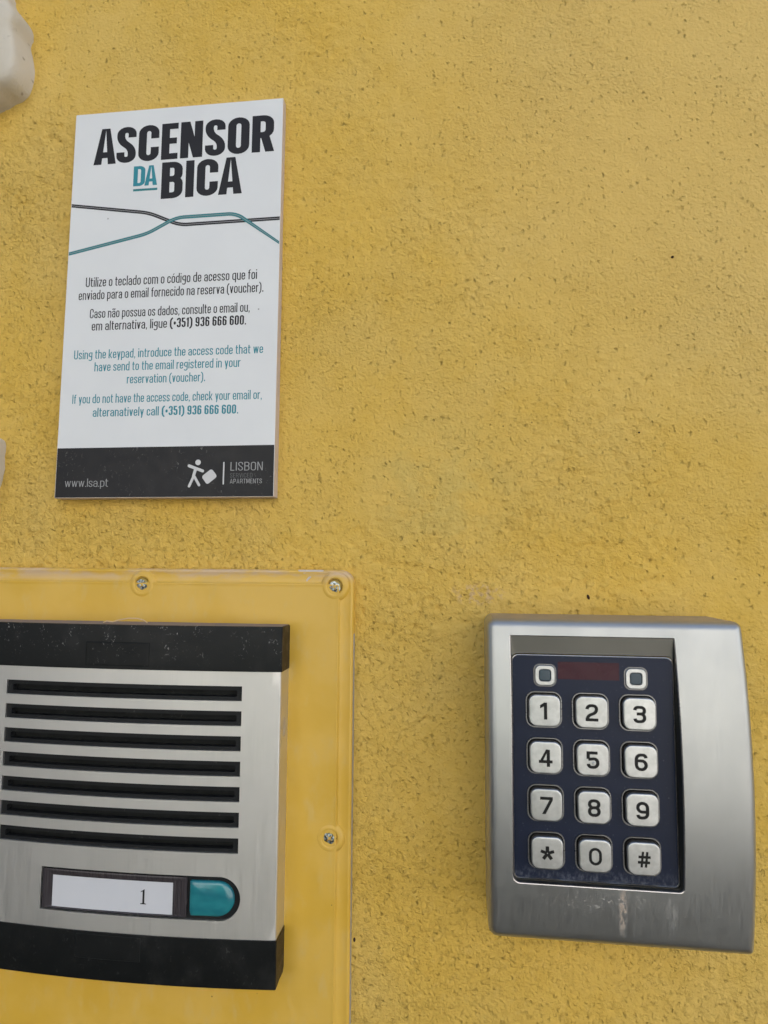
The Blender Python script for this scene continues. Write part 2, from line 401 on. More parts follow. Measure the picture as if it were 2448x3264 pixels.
def glyph(ch, wx, wy, Wd=None, XH=.72):
    """strokes of one letter, capital height 1: list of ('s',pts,closed) or ('p',polygon); and its width"""
    lowc = {'a':.40,'b':.41,'c':.38,'d':.41,'e':.39,'f':.27,'g':.41,'h':.41,'i':.085,'k':.40,'l':.085,'m':.66,'n':.41,'o':.40,'p':.41,'q':.41,'r':.27,'s':.37,'t':.27,'u':.41,'v':.38,'w':.58,'x':.38,'y':.38,'z':.33}
    capc = {'A':.50,'B':.46,'C':.45,'D':.46,'E':.36,'I':.1,'L':.36,'M':.58,'N':.48,'O':.46,'P':.43,'R':.46,'S':.43,'T':.40,'U':.46,'V':.47}
    dig = {'0':.43,'1':.24,'2':.42,'3':.42,'4':.45,'5':.42,'6':.43,'7':.39,'8':.43,'9':.43}
    base = {'ó':'o','ã':'a'}.get(ch, ch)
    w = Wd if Wd else lowc.get(base, capc.get(base, dig.get(base, .2)))
    if base in 'ilI': w = wx
    l, r, bt = wx/2, w-wx/2, wy/2
    X = XH; xt = X-wy/2; t = 1-wy/2; rad = (r-l)*.5
    G = []
    def s(*p, rd=None, closed=False): G.append(('s', fillet(list(p), rad if rd is None else rd, closed), closed))
    def D(x0, y0, x1, y1, k=1.0):
        h = wx*k/2*1.05; G.append(('p', [(x0-h,y0),(x0+h,y0),(x1+h,y1),(x1-h,y1)]))
    c = base; g = wx/2
    if c == 'o': s((l,bt),(r,bt),(r,xt),(l,xt), closed=True)
    elif c == 'c': s((r,X*.63),(r,xt),(l,xt),(l,bt),(r,bt),(r,X*.37))
    elif c == 'e':
        s((l+g,X*.50),(r,X*.50),rd=0); s((r,X*.50-wy/2),(r,xt),(l,xt),(l,bt),(r,bt),(r,X*.30))
    elif c == 'a':
        s((l,X*.70),(l,xt),(r,xt),(r,0)); s((r-g,X*.58),(l,X*.52),(l,bt),(r-g,bt), rd=rad*.9)
    elif c == 'b': s((l,0),(l,1),rd=0); s((l+g,xt),(r,xt),(r,bt),(l+g,bt))
    elif c == 'p': s((l,-.24),(l,X),rd=0); s((l+g,xt),(r,xt),(r,bt),(l+g,bt))
    elif c == 'd': s((r,0),(r,1),rd=0); s((r-g,xt),(l,xt),(l,bt),(r-g,bt))
    elif c == 'q': s((r,-.24),(r,X),rd=0); s((r-g,xt),(l,xt),(l,bt),(r-g,bt))
    elif c == 'g':
        s((r-g-.01,xt),(l,xt),(l,X*.36),(r-g,X*.36)); s((r,X),(r,-.22+wy/2),(l,-.22+wy/2),(l,-.08), rd=rad)
    elif c == 'f': s((l+.06,0),(l+.06,1-wy/2),(w,1-wy/2), rd=.12); s((0,X-wy/2),(l+.06-g,X-wy/2),rd=0); s((l+.06+g,X-wy/2),(w*.9,X-wy/2),rd=0)
    elif c == 'h': s((l,0),(l,1),rd=0); s((l+g,xt),(r,xt),(r,0))
    elif c == 'n': s((l,0),(l,X),rd=0); s((l+g,xt),(r,xt),(r,0))
    elif c == 'm':
        mdl = (l+r)/2; s((l,0),(l,X),rd=0); s((l+g,xt),(mdl,xt),(mdl,0),rd=.12); s((mdl+g,xt),(r,xt),(r,0),rd=.12)
    elif c == 'r': s((l,0),(l,X),rd=0); s((l+g,X*.80),(l+g+.04,xt),(w,xt),rd=.08)
    elif c == 'u': s((r,0),(r,X),rd=0); s((l,X),(l,bt),(r-g,bt))
    elif c in 'il': 
        s((l,0),(l,X if c=='i' else 1),rd=0)
        if c == 'i': s((l,.86),(l,.86+wy*1.2),rd=0)
    elif c == 't': s((l+.05,.93),(l+.05,bt),(w,bt),rd=.10); s((0,X-wy/2),(l+.05-g,X-wy/2),rd=0); s((l+.05+g,X-wy/2),(w,X-wy/2),rd=0)
    elif c == 'k': s((l,0),(l,1),rd=0); D(l+g+.03,X*.38,r,X,.95); D(r+.02,0,l+g+.09,X*.40,1)
    elif c == 's': s((r,X*.70),(r,xt),(l,xt),(l,X*.60),(r,X*.40),(r,bt),(l,bt),(l,X*.30), rd=rad*.8)
    elif c == 'v': D(w/2,0,g,X); D(w/2,0,w-g,X)
    elif c == 'w': D(w*.28,0,g,X,.9); D(w*.28,0,w*.5,X,.9); D(w*.72,0,w*.5,X,.9); D(w*.72,0,w-g,X,.9)
    elif c == 'y': D(w*.52,.02,g,X); D(w*.42,-.22,w-g,X)
    elif c == 'x': D(g,0,w-g,X); D(w-g,0,g,X)
    elif c == 'z': s((0,xt),(w,xt),rd=0); D(g,wy,w-g,X-wy); s((0,bt),(w,bt),rd=0)
    elif c == 'A':
        G.append(('p',[(0,0),(wx,0),(w/2+wx*.02,1),(w/2-wx*.52,1)])); G.append(('p',[(w-wx,0),(w,0),(w/2+wx*.52,1),(w/2-wx*.02,1)]))
        s((wx*.9,.26),(w-wx*.9,.26),rd=0)
    elif c == 'B':
        s((l,0),(l,1),rd=0); s((l+g,t),(r-.01,t),(r-.01,.53),(l+g,.53),rd=rad*.9); s((l+g+.001,.53-.001),(r,.53-.001),(r,bt),(l+g,bt),rd=rad*.9)
    elif c == 'C': s((r,.62),(r,t),(l,t),(l,bt),(r,bt),(r,.38))
    elif c == 'D': s((l,0),(l,1),rd=0); s((l+g,t),(r,t),(r,bt),(l+g,bt))
    elif c == 'E': s((l,0),(l,1),rd=0); s((l+g,t),(w,t),rd=0); s((l+g,bt),(w,bt),rd=0); s((l+g,.51),(w*.93,.51),rd=0)
    elif c == 'I': s((l,0),(l,1),rd=0)
    elif c == 'L': s((l,0),(l,1),rd=0); s((l+g,bt),(w,bt),rd=0)
    elif c == 'M': s((l,0),(l,1),rd=0); s((r,0),(r,1),rd=0); D(w/2,.12,l+g*.6,1,.9); D(w/2,.12,r-g*.6,1,.9)
    elif c == 'N': s((l,0),(l,1),rd=0); s((r,0),(r,1),rd=0); D(r-g*.35,0,l+g*.35,1,.85)
    elif c == 'O' or c == '0': s((l,bt),(r,bt),(r,t),(l,t), closed=True)
    elif c == 'P': s((l,0),(l,1),rd=0); s((l+g,t),(r,t),(r,.42),(l+g,.42))
    elif c == 'R': s((l,0),(l,1),rd=0); s((l+g,t),(r,t),(r,.46),(l+g,.46)); D(r+.01,0,r-wx*.55,.44)
    elif c == 'S': s((r,.70),(r,t),(l,t),(l,.62),(r,.38),(r,bt),(l,bt),(l,.30), rd=rad*.95)
    elif c == 'T': s((0,t),(w,t),rd=0); s((w/2,0),(w/2,1-wy),rd=0)
    elif c == 'U': s((l,1),(l,bt),(r,bt),(r,1))
    elif c == 'V': D(w/2,0,g,1); D(w/2,0,w-g,1)
    elif c == '1': s((w-g,0),(w-g,1),rd=0); G.append(('p',[(w-wx*.9,1),(w-wx*.9,1-wy*1.25),(0,.80-wy*.9),(0,.84)]))
    elif c == '2': s((l,.70),(l,t),(r,t),(r,.52),(l,.30),(l,bt), rd=rad*.9); s((l-g,bt-.001),(w,bt-.001),rd=0)
    elif c == '3': s((l,.74),(l,t),(r,t),(r,.53),(l+.10,.53), rd=rad*.9); s((l+.10,.529),(r,.529),(r,bt),(l,bt),(l,.26), rd=rad*.9)
    elif c == '4': G.append(('p',[(0,.22),(wx*.95,.22),(w*.72,1),(w*.72-wx*.75,1)])); s((0,.22+wy*.4),(w,.22+wy*.4),rd=0); s((w*.72-g*.2,0),(w*.72-g*.2,.98),rd=0)
    elif c == '5': s((r,t),(l,t),(l,.56), rd=0); s((l,.54),(r,.60),(r,bt),(l,bt),(l,.28), rd=rad*.9)
    elif c == '6': s((r,.74),(r,t),(l,t),(l,bt),(r,bt),(r,.58),(l+g,.58), rd=rad*.95)
    elif c == '7': s((0,t),(w,t),rd=0); D(w*.28,0,w-g,1-wy)
    elif c == '8':
        s((l,bt),(r,bt),(r,.52),(l,.52), rd=rad*.9, closed=True); s((l+.01,.521),(r-.01,.521),(r-.01,t),(l+.01,t), rd=rad*.9, closed=True)
    elif c == '9': s((l,.26),(l,bt),(r,bt),(r,t),(l,t),(l,.42),(r-g,.42), rd=rad*.95)
    elif c == '.': w = wx*1.25; s((w/2,0),(w/2,wy*1.6),rd=0)
    elif c == ',': w = wx*1.1; G.append(('p',[(w/2-g,0),(w/2+g,0),(w/2+g,wy*1.2),(w/2-g,wy*1.2)])); G.append(('p',[(w/2-g*.1,0),(w/2+g,0),(w/2,-wy*1.4),(w/2-g,-wy*1.4)]))
    elif c == '(': w = wx+.13; s((w,1.04-.02),(g,.86),(g,.02),(w,-.16),rd=.2)
    elif c == ')': w = wx+.13; s((0,1.04-.02),(w-g,.86),(w-g,.02),(0,-.16),rd=.2)
    elif c == '+': w = .26; s((0,.46),(w,.46),rd=0); s((w/2,.30),(w/2,.46-wy/2),rd=0); s((w/2,.46+wy/2),(w/2,.62),rd=0)
    elif c == '*':
        w = .62
        for k in range(5):
            an = math.radians(90+72*k); s((w/2+.02*math.cos(an),.56+.02*math.sin(an)),(w/2+.34*math.cos(an),.56+.34*math.sin(an)),rd=0)
    elif c == '#':
        w = .72; D(.20,.06,.30,.94,.72); D(.44,.06,.54,.94,.72); s((.04,.64),(.72,.64),rd=0); s((0,.34),(.68,.34),rd=0)
    if ch == 'ó': G.append(('p',[(w*.38,.80),(w*.56,.80),(w*.80,.98),(w*.54,.98)]))
    if ch == 'ã': s((.02,.83),(w*.3,.92),(w*.66,.84),(w-.02,.93),rd=.06)
    return G, w

def text_run(runs, gap=.085, space=.31):
    """runs: list of (string, wx, wy); returns placed strokes and the total width"""
    x = 0; out = []; first = True; prev = ''
    for txt, wx, wy in runs:
        for ch in txt:
            if ch == ' ': x += space; first = True; continue
            G, w = glyph(ch, wx, wy)
            if not first: x += gap-(.05 if ('A' in (ch, prev) and gap < .08) else 0)
            prev = ch
            out.append((G, x, wx, wy)); x += w; first = False
    return out, x
def emit(mb, strokes, x0, z0, H, sx, d, step=.006, warp=None):
    """write strokes into mesh builder; each stroke a hair above the last so none share a plane"""
    k = 0
    for G, gx, wx, wy in strokes:
        kk = 0
        for g in G:
            if g[0] == 's': L, Rr = ribbon(g[1], wx, wy, g[2])
            else: L, Rr = [g[1][0], g[1][3]], [g[1][1], g[1][2]]
            f = lambda p: (x0+(gx+p[0])*sx, z0+p[1]*H)
            L = [f(p) for p in L]; Rr = [f(p) for p in Rr]
            dd = d+kk*step; kk += 1
            A = [(x,z,dd+(warp(x,z) if warp else 0)) for x, z in L]; Bq = [(x,z,dd+(warp(x,z) if warp else 0)) for x, z in Rr]
            n = len(A); o = len(mb.v); mb.v.extend(A+Bq)
            for i in range(n if (g[0]=='s' and g[2]) else n-1):
                j = (i+1) % n; mb.f.append([o+i, o+n+i, o+n+j, o+j]); mb.mi.append(0)
def write(name, runs, x0, x1, z0, H, d, mat, parent, gap=.085, space=.31, dz=0.0):
    st, w = text_run(runs, gap, space); mb = MB()
    sl = dz/(x1-x0)
    emit(mb, st, x0, z0, H, (x1-x0)/w, d)
    if dz: mb.v = [(x, z+(x-x0)*sl, dd) for x, z, dd in mb.v]
    return face_out(mb.build(name, mat, parent, org(parent), recalc=False))
def face_out(ob):
    me = ob.data; me.update()
    import bmesh
    bm = bmesh.new(); bm.from_mesh(me); bm.normal_update()
    fl = [f for f in bm.faces if f.normal.y > 0]
    bmesh.ops.reverse_faces(bm, faces=fl); bm.to_mesh(me); bm.free(); return ob

# ------------------------------------------------------------------ noise for real relief
def vnoise(x, y, seed):
    rs = np.random.RandomState(seed); T = rs.rand(256, 256).astype(np.float32)
    xi = np.floor(x).astype(int); yi = np.floor(y).astype(int); fx = x-xi; fy = y-yi
    fx = fx*fx*(3-2*fx); fy = fy*fy*(3-2*fy)
    a = T[xi & 255, yi & 255]; b = T[(xi+1) & 255, yi & 255]; c = T[xi & 255, (yi+1) & 255]; d = T[(xi+1) & 255, (yi+1) & 255]
    return (a*(1-fx)+b*fx)*(1-fy)+(c*(1-fx)+d*fx)*fy - .5

# ================================================================== SETTING
def big_plane(name, x0, x1, y0, y1, z, mat):
    me = bpy.data.meshes.new(name); me.from_pydata([(x0,y0,z),(x1,y0,z),(x1,y1,z),(x0,y1,z)], [], [(0,1,2,3)])
    me.materials.append(MAT[mat]); o = bpy.data.objects.new(name, me); COL.objects.link(o); o['kind'] = 'structure'; return o
big_plane('ground', -400, 400, -400, 400, 0, 'cobbles')

# the plaster wall: fine, truly uneven relief where the photograph looks, coarser beyond
fine = np.arange(-235, 150.1, .62)
xs = np.concatenate([[-2500,-1200,-600,-350,-280], fine, [190,260,400,800,1800,2500]])
zf = np.arange(-205, 285.1, .62)
zs = np.concatenate([[-1498,-900,-500,-300,-240], zf, [330,420,700,1400,2600]])
XX, ZZ = np.meshgrid(xs, zs)
fade = np.clip(np.minimum(np.minimum(XX+235, 150-XX), np.minimum(ZZ+205, 285-ZZ))/12, 0, 1)
H = 1.1*vnoise(XX/60, ZZ/60, 1) + .55*vnoise(XX/17, ZZ/17, 2) + .22*vnoise(XX/6.1, ZZ/6.1, 3)
rough = np.clip(.75+2.2*vnoise(XX/55+9, ZZ/55+4, 8) - (XX-20)/260 - (ZZ-40)/420, .28, 1.5)
rough += .55*np.exp(-((XX+14)/17)**2-((ZZ+62)/48)**2)
H2 = vnoise(XX/2.7+.4*vnoise(XX/2,ZZ/2,31), ZZ/2.3, 4)
grain = np.clip(vnoise(XX/1.9, ZZ/1.9, 5)-.22, 0, 1)*1.3 - np.clip(vnoise(XX/2.2, ZZ/1.7, 6)-.26, 0, 1)*2.0
H += .55*np.exp(-((ZZ+55.5-.25*(XX+16)+.8*np.sin(XX/1.7))/.75)**2)*np.exp(-((XX+16)/6.5)**2)
H += .35*np.exp(-((ZZ+59+.12*(XX+20)+.6*np.sin(XX/2.1))/.7)**2)*np.exp(-((XX+20)/5)**2)
H = (H + rough*(.46*H2 + .95*grain))*fade
mb_n = XX.shape
pts = np.stack([XX*S, -H*S, EYE+ZZ*S], -1).reshape(-1, 3)
ny, nx = mb_n
idx = np.arange(ny*nx).reshape(ny, nx)
F = np.stack([idx[:-1,:-1], idx[:-1,1:], idx[1:,1:], idx[1:,:-1]], -1).reshape(-1, 4)
back = np.array([[xs[0]*S,.3,EYE+zs[0]*S],[xs[-1]*S,.3,EYE+zs[0]*S],[xs[-1]*S,.3,EYE+zs[-1]*S],[xs[0]*S,.3,EYE+zs[-1]*S]])
cn = [idx[0,0], idx[0,-1], idx[-1,-1], idx[-1,0]]; bo = ny*nx
me = bpy.data.meshes.new('house_wall')
me.vertices.add(len(pts)+4); me.vertices.foreach_set('co', np.vstack([pts, back]).astype(np.float32).ravel())
rings = [list(idx[0,:]), list(idx[:,-1]), list(idx[-1,::-1]), list(idx[::-1,0])]
polys = [[int(v) for v in rg][::-1]+[bo+k, bo+(k+1) % 4] for k, rg in enumerate(rings)]
polys.append([bo+3, bo+2, bo+1, bo])
nl = F.size+sum(len(p) for p in polys)
me.loops.add(nl); me.loops.foreach_set('vertex_index', np.concatenate([F.ravel()]+[np.array(p) for p in polys]).astype(np.int32))
me.polygons.add(len(F)+len(polys))
st = np.concatenate([np.arange(len(F))*4, len(F)*4+np.cumsum([0]+[len(p) for p in polys[:-1]])])
me.polygons.foreach_set('loop_start', st.astype(np.int32))
me.update(calc_edges=True); me.validate()
me.polygons.foreach_set('use_smooth', np.array([True]*len(F)+[False]*(len(me.polygons)-len(F))))
me.materials.append(MAT['plaster'])
wall = bpy.data.objects.new('house_wall', me); COL.objects.link(wall)
tag(wall, 'rough yellow ochre plaster wall behind the sign, intercom and keypad', 'wall')

# the house across the lane, which the metal faces mirror
hs = thing('house', 'cream rendered house across the lane, facing the yellow wall', 'house', (0, -1500, 3700))
def hpart(name, x0, x1, z0, z1, d0, d1, mat, par=None):
    mb = MB(); mb.box(x0, x1, z0, z1, d0, d1); return mb.build(name, mat, par or hs, org(hs))
hpart('wall', -2600, 14000, -1500, 2600, 3700, 4300, 'cream')
for wx0 in (1700, 4700, 7700):
    w_ = hpart('window', wx0, wx0+1000, -450, 900, 3670, 3699, 'glass_far')
    hpart('sill', wx0-80, wx0+1080, -530, -455, 3600, 3698, 'cream', None)
dr = hpart('door', -900, 200, -1498, 750, 3660, 3699, 'wood_far')

h2 = thing('house', 'unseen dark house front added at the left across the lane to hold back light', 'house', (-9000, -1500, 3500))  # added out of view: darkens the left to deepen the keypad's shadow
mb = MB(); mb.box(-15000, -2610, -1500, 7500, 3500, 4300); mb.build('wall', 'shade_block', h2, org(h2))
for wx0 in (-12500, -9600, -6400, -4600):
    for wz0 in (-500, 2300):
        mb = MB(); mb.box(wx0, wx0+1000, wz0, wz0+1400, 3460, 3499); mb.build('window', 'glass_far', h2, org(h2))

# ================================================================== STONES (left edge)
def stone(name, label, outline, thick, origin, seed):
    """flat-faced field stone set into the plaster: outline rings that roll over to a cushioned face"""
    P = fillet([(x-3.2, z) for x, z in outline], 3.0, True, 3); P = clean(P, True)
    cx = sum(p[0] for p in P)/len(P); cz = sum(p[1] for p in P)/len(P)
    loops = []; rs = np.random.RandomState(seed)
    for t, d in [(0,-2),(0,thick*.42),(.012,thick*.70),(.035,thick*.88),(.075,thick*.97),(.14,thick*1.02),(.3,thick*1.07),(.6,thick*1.1),(.9,thick*1.08)]:
        L = []
        for x, z in P:
            xx = x+(cx-x)*t; zz = z+(cz-z)*t
            n = float(vnoise(np.array([xx/9.]), np.array([zz/9.]), seed)[0])*(.6 if t > 0 else 0)
            L.append((xx, zz, d+n))
        loops.append(L)
    mb = MB(); mb.loft(loops, cap1=True)
    return mb.build(name, 'stone', None, origin, smooth=50)
up = [(-192.5,262),(-192.3,250),(-190.7,242.9),(-188,239.5),(-184.2,235),(-182.1,231.3),(-181.9,228.2),(-183.1,224.0),(-181.9,220.3),(-180.5,214.4),(-180.3,208.7),(-181.0,204.2),(-183.6,200.3),(-187.9,198.6),(-191.2,196.6),(-195,195),(-203,192),(-212,176),(-226,186),(-232,210),(-230,240),(-216,262),(-198,268)]
s1 = stone('facing_stone', '', up, 13, (-200, 220, 0), 12)
tag(s1, 'larger pale beige facing stone in the top left corner, above the white sign', 'stone', 'pale stones set into the wall')
lo = [(-191,54),(-187.5,52.4),(-184.1,50.6),(-183.7,49.2),(-183.6,44),(-183.9,38.8),(-184.7,35),(-186,30),(-190,20),(-196,14),(-212,18),(-222,34),(-222,54),(-212,64),(-200,57)]
s2 = stone('facing_stone', '', lo, 12, (-198, 42, 0), 15)
tag(s2, 'pale stone sliver at the left edge, beside the foot of the white sign', 'stone', 'pale stones set into the wall')

# ================================================================== SIGN
SX0, SX1, SZ0, SZ1, SD = -160.9, -71.3, 26.1, 189.1, 4.0
SX0 -= .3
sg = thing('wall_sign', 'white rectangular notice board with black and teal lettering, on the yellow wall', 'sign', ((SX0+SX1)/2, SZ0, 0))
sg.location.y -= .0010; sg.rotation_euler.x = -.0112      # the bottom stands a little prouder than the top
mb = MB(); o = rrect(SX0, SX1, SZ0, SZ1, .35, 3)
mb.loft([at(o, -1), at(o, SD-.15)], mi=1)
mb.loft([at(o, SD-.15), at(lerp(o, [((SX0+SX1)/2, (SZ0+SZ1)/2)]*len(o), .0025), SD)], mi=1)
mb.add(at(lerp(o, [((SX0+SX1)/2, (SZ0+SZ1)/2)]*len(o), .0025), SD), [tuple(range(len(o)))], 0)
mb.build('board', ['board', 'board_edge'], sg, org(sg))
mb = MB(); mb.box(SX0+.25, SX1-.25, SZ0+.25, 46.25, SD+.005, SD+.03); mb.build('footer_band', 'ink', sg, org(sg))
TD = SD+.03
HV = .178
write('title_line', [('ASCENSOR', HV, .165)], -152.2, -74.9, 165.9, 15.8, TD, 'ink_text', sg, gap=.055, dz=.5)
write('title_line', [('BICA', HV, .165)], -121.95, -87.6, 149.1, 15.8, TD, 'ink_text', sg, gap=.06, dz=.2)
write('title_line', [('DA', .17, .15)], -134.2, -123.8, 155.4, 8.7, TD, 'teal_ink', sg, gap=.03)
mb = MB(); mb.box(-134.1, -123.6, 153.2, 154.15, SD+.005, TD); mb.build('underline', 'teal_dark', sg, org(sg))
def route(name, pts, mat, d):
    mb = MB(); P = fillet(pts, 3.0, False, 4)
    def rb(w, dd, mi):
        L, Rr = ribbon(P, w, w, False)
        L = [(min(max(x,SX0+.3),SX1-.3), z) for x, z in L]; Rr = [(min(max(x,SX0+.3),SX1-.3), z) for x, z in Rr]
        for i in range(len(L)-1): mb.quad((*L[i],dd),(*Rr[i],dd),(*Rr[i+1],dd),(*L[i+1],dd),mi)
    rb(1.5, d, 0); rb(.22, d+.02, 1)
    return face_out(mb.build(name, [mat, 'grey_ink'], sg, org(sg), recalc=False))
route('dark_route_line', [(-161.2,148.7),(-126.9,143.5),(-113.4,137.5),(-70.7,137.8)], 'ink_text', SD+.02)
route('teal_route_line', [(-161.2,127.7),(-127.2,134.5),(-114.9,140.7),(-89.8,140.9),(-70.7,127.6)], 'teal_dark', SD+.06)
RW, RH = .115, .098; BW, BH = .165, .13
lines = [([('Utilize o teclado com o código de acesso que foi',RW,RH)],-152.7,-80.3,113.05,4.1,'ink_text'),
 ([('enviado para o email fornecido na reserva (voucher).',RW,RH)],-155.5,-77.5,107.65,4.0,'ink_text'),
 ([('Caso não possua os dados, consulte o email ou,',RW,RH)],-150.2,-82.9,99.75,3.95,'ink_text'),
 ([('em alternativa, ligue ',RW,RH),('(+351) 936 666 600',BW,BH),('.',RW,RH)],-149.1,-84.2,94.55,3.9,'ink_text'),
 ([('Using the keypad, introduce the access code that we',RW,RH)],-156.1,-77.0,82.75,3.75,'teal_ink'),
 ([('have send to the email registered in your',RW,RH)],-147.0,-86.0,77.5,3.75,'teal_ink'),
 ([('reservation (voucher).',RW,RH)],-132.9,-100.2,72.13,3.7,'teal_ink'),
 ([('If you do not have the access code, check your email or,',RW,RH)],-155.8,-77.0,64.4,3.7,'teal_ink'),
 ([('alteranatively call ',RW,RH),('(+351) 936 666 600',BW,BH),('.',RW,RH)],-146.7,-86.3,58.85,3.65,'teal_ink')]
for rn, x0, x1, z0, Hh, mt in lines: write('text_line', rn, x0, x1, z0, Hh, TD, mt, sg)
write('web_address', [('www.lsa.pt',.075,.07)], -157.0, -138.7, 30.6, 3.3, TD+.02, 'grey_ink', sg)
write('logo_lettering', [('LISBON',.085,.085)], -88.75, -75.9, 36.4, 3.35, TD+.02, 'grey_ink', sg, gap=.12)
write('logo_lettering', [('SERVICED',.09,.09)], -88.8, -79.9, 33.65, 1.8, TD+.02, 'dim_ink', sg, gap=.14)
write('logo_lettering', [('APARTMENTS',.10,.10)], -88.8, -76.1, 31.4, 1.8, TD+.02, 'grey_ink', sg, gap=.12)
def capsule(a, b, r, n=8):
    an = math.atan2(b[1]-a[1], b[0]-a[0]); P = []
    for k in range(n+1): t = an+math.pi/2+math.pi*k/n; P.append((a[0]+r*math.cos(t), a[1]+r*math.sin(t)))
    for k in range(n+1): t = an-math.pi/2+math.pi*k/n; P.append((b[0]+r*math.cos(t), b[1]+r*math.sin(t)))
    return P
mb = MB(); k = 0
for P in [[(-101.9+1.12*math.cos(t), 39.8+1.12*math.sin(t)) for t in np.linspace(0, 2*math.pi, 21)[:-1]],
          capsule((-105.5,38.5),(-99.9,36.4),.58), capsule((-102.8,37.2),(-103.6,34.3),.6), capsule((-103.4,34.6),(-105.2,30.5),.52), capsule((-103.4,34.6),(-101.2,30.9),.52),
          fillet([(-96.3,37.3),(-93.9,34.2),(-97.95,31.0),(-100.35,34.2)], .9, True, 3)]:
    mb.add([(x,z,TD+.02+k*.006) for x, z in P], [tuple(range(len(P)))]); k += 1
face_out(mb.build('traveller_logo', 'white_ink', sg, org(sg), recalc=False))
mb = MB(); P = capsule((-91.45,39.6),(-91.45,31.3),.27,5); mb.add([(x,z,TD+.02) for x, z in P], [tuple(range(len(P)))])
face_out(mb.build('logo_bar', 'white_ink', sg, org(sg), recalc=False))

# ================================================================== MOUNTING PLATE
PX0, PX1, PZ0, PZ1, PR = -206, -40.25, -194.5, -1.45, 5.5
pl = thing('mounting_plate', 'glossy yellow plastic backing plate screwed to the wall behind the intercom', 'plate', ((PX0+PX1)/2, PZ0, 0))
def ring(t, n=8, r=PR): return rrect(PX0+t, PX1-t, PZ0+t, PZ1-t, max(r-t, .4), n, 40, 50)
prof = [(0,-1),(0,3.3),(.12,3.75),(.4,4.02),(.8,4.22),(1.15,4.18),(1.5,4.0),(4.5,3.98),(4.85,4.15),(5.15,4.6),(5.4,5.02),(5.6,5.1),(5.85,5.05),(6.1,4.97),(6.4,4.95)]
mb = MB()
for k in range(len(prof)-1):
    mb.loft([at(ring(prof[k][0]), prof[k][1]), at(ring(prof[k+1][0]), prof[k+1][1])])
inner = ring(6.4)
mb.add(at(inner, 4.95), [tuple(range(len(inner)))])
pbase = mb.build('plate_body', ['plate', 'bare_plastic'], pl, org(pl), smooth=35)
me = pbase.data
for p in me.polygons:      # unpainted strip along the right-hand edge
    c = p.center; X = c.x/S + org(pl)[0]; Z = c.z/S + org(pl)[1]; d = -c.y/S
    if X > PX1-.2 and Z < -24 and d < 3.4: p.material_index = 1
screws = [(-47.2,-7.65),(-123.0,-7.6),(-198.9,-7.65),(-47.9,-97.9),(-198.4,-97.9),(-47.2,-188.2),(-123,-188.2),(-198.9,-188.2)]
def circ(cx, cz, r, n=28, ph=0): return [(cx+r*math.cos(ph+2*math.pi*i/n), cz+r*math.sin(ph+2*math.pi*i/n)) for i in range(n)]
def screw(cx, cz, ph):
    mb = MB()
    L = [(5.6,3.9),(5.3,4.4),(4.9,4.8),(4.5,5.0),(4.1,5.12),(3.7,5.2),(3.3,5.2),(3.05,5.08),(2.9,4.8),(2.85,3.4)]
    mb.loft([at(circ(cx, cz, r), d) for r, d in L])
    boss = mb.build('screw_boss', 'plate', pl, org(pl), smooth=60)
    mb = MB()
    mb.loft([at(circ(cx,cz,2.84),3.6), at(circ(cx,cz,2.5),3.65)], mi=1)
    rs = np.random.RandomState(int(abs(cx*7+cz*3))); jit = 1.95+.45*(rs.rand(28)-.5)+.25*np.sin(np.linspace(0, 2*math.pi, 29)[:-1]*2+cx)
    J = [(cx+jit[i]*math.cos(2*math.pi*i/28), cz+jit[i]*math.sin(2*math.pi*i/28)) for i in range(28)]
    mb.loft([at(circ(cx,cz,2.6),3.5), at(circ(cx,cz,2.58),4.5), at(circ(cx,cz,2.42),4.8), at(J,4.98)], mi=0)
    star = []
    for i in range(28):
        q = ((2*math.pi*i/28-ph) % (math.pi/2))/(math.pi/2)
        star.append(1.35 if abs(q-.5) > .36 else .5)
    O = [(cx+star[i]*math.cos(2*math.pi*i/28), cz+star[i]*math.sin(2*math.pi*i/28)) for i in range(28)]
    mb.loft([at(J,4.98), at(O,5.08)], mi=2)
    mb.loft([at(O,5.08), at(lerp(O,[(cx,cz)]*28,.15),4.6)], mi=1)
    mb.loft([at(lerp(O,[(cx,cz)]*28,.15),4.6), at(lerp(O,[(cx,cz)]*28,.8),4.3)], cap1=True, mi=1)
    mb.build('screw', ['screw_paint', 'dark_gap', 'zinc'], boss, org(pl), smooth=40)
for i, (x, z) in enumerate(screws): screw(x, z, .3+.7*i)
def chip(pts, d, par, name='paint_chip', mat='chip'):
    P = fillet(pts, .5, True, 2); mb = MB(); mb.loft([at(P, d-.3), at(P, d), at(lerp(P, [(sum(p[0] for p in P)/len(P), sum(p[1] for p in P)/len(P))]*len(P), .12), d+.04)], cap1=True)
    return mb.build(name, mat, par, org(par))
chip([(-61.8,-1.5),(-61.0,-2.3),(-59.8,-2.5),(-59,-3.0),(-58.4,-2.4),(-56.5,-2.2),(-55.2,-2.7),(-53.6,-2.3),(-52,-2.2),(-51.4,-1.7),(-52.5,-1.45),(-57,-1.5)], 4.14, pl)
chip([(-57.6,-4.2),(-56.7,-3.9),(-56.2,-4.2),(-57.2,-4.9),(-58.1,-6.0),(-58.3,-5.4)], 4.24, pl)

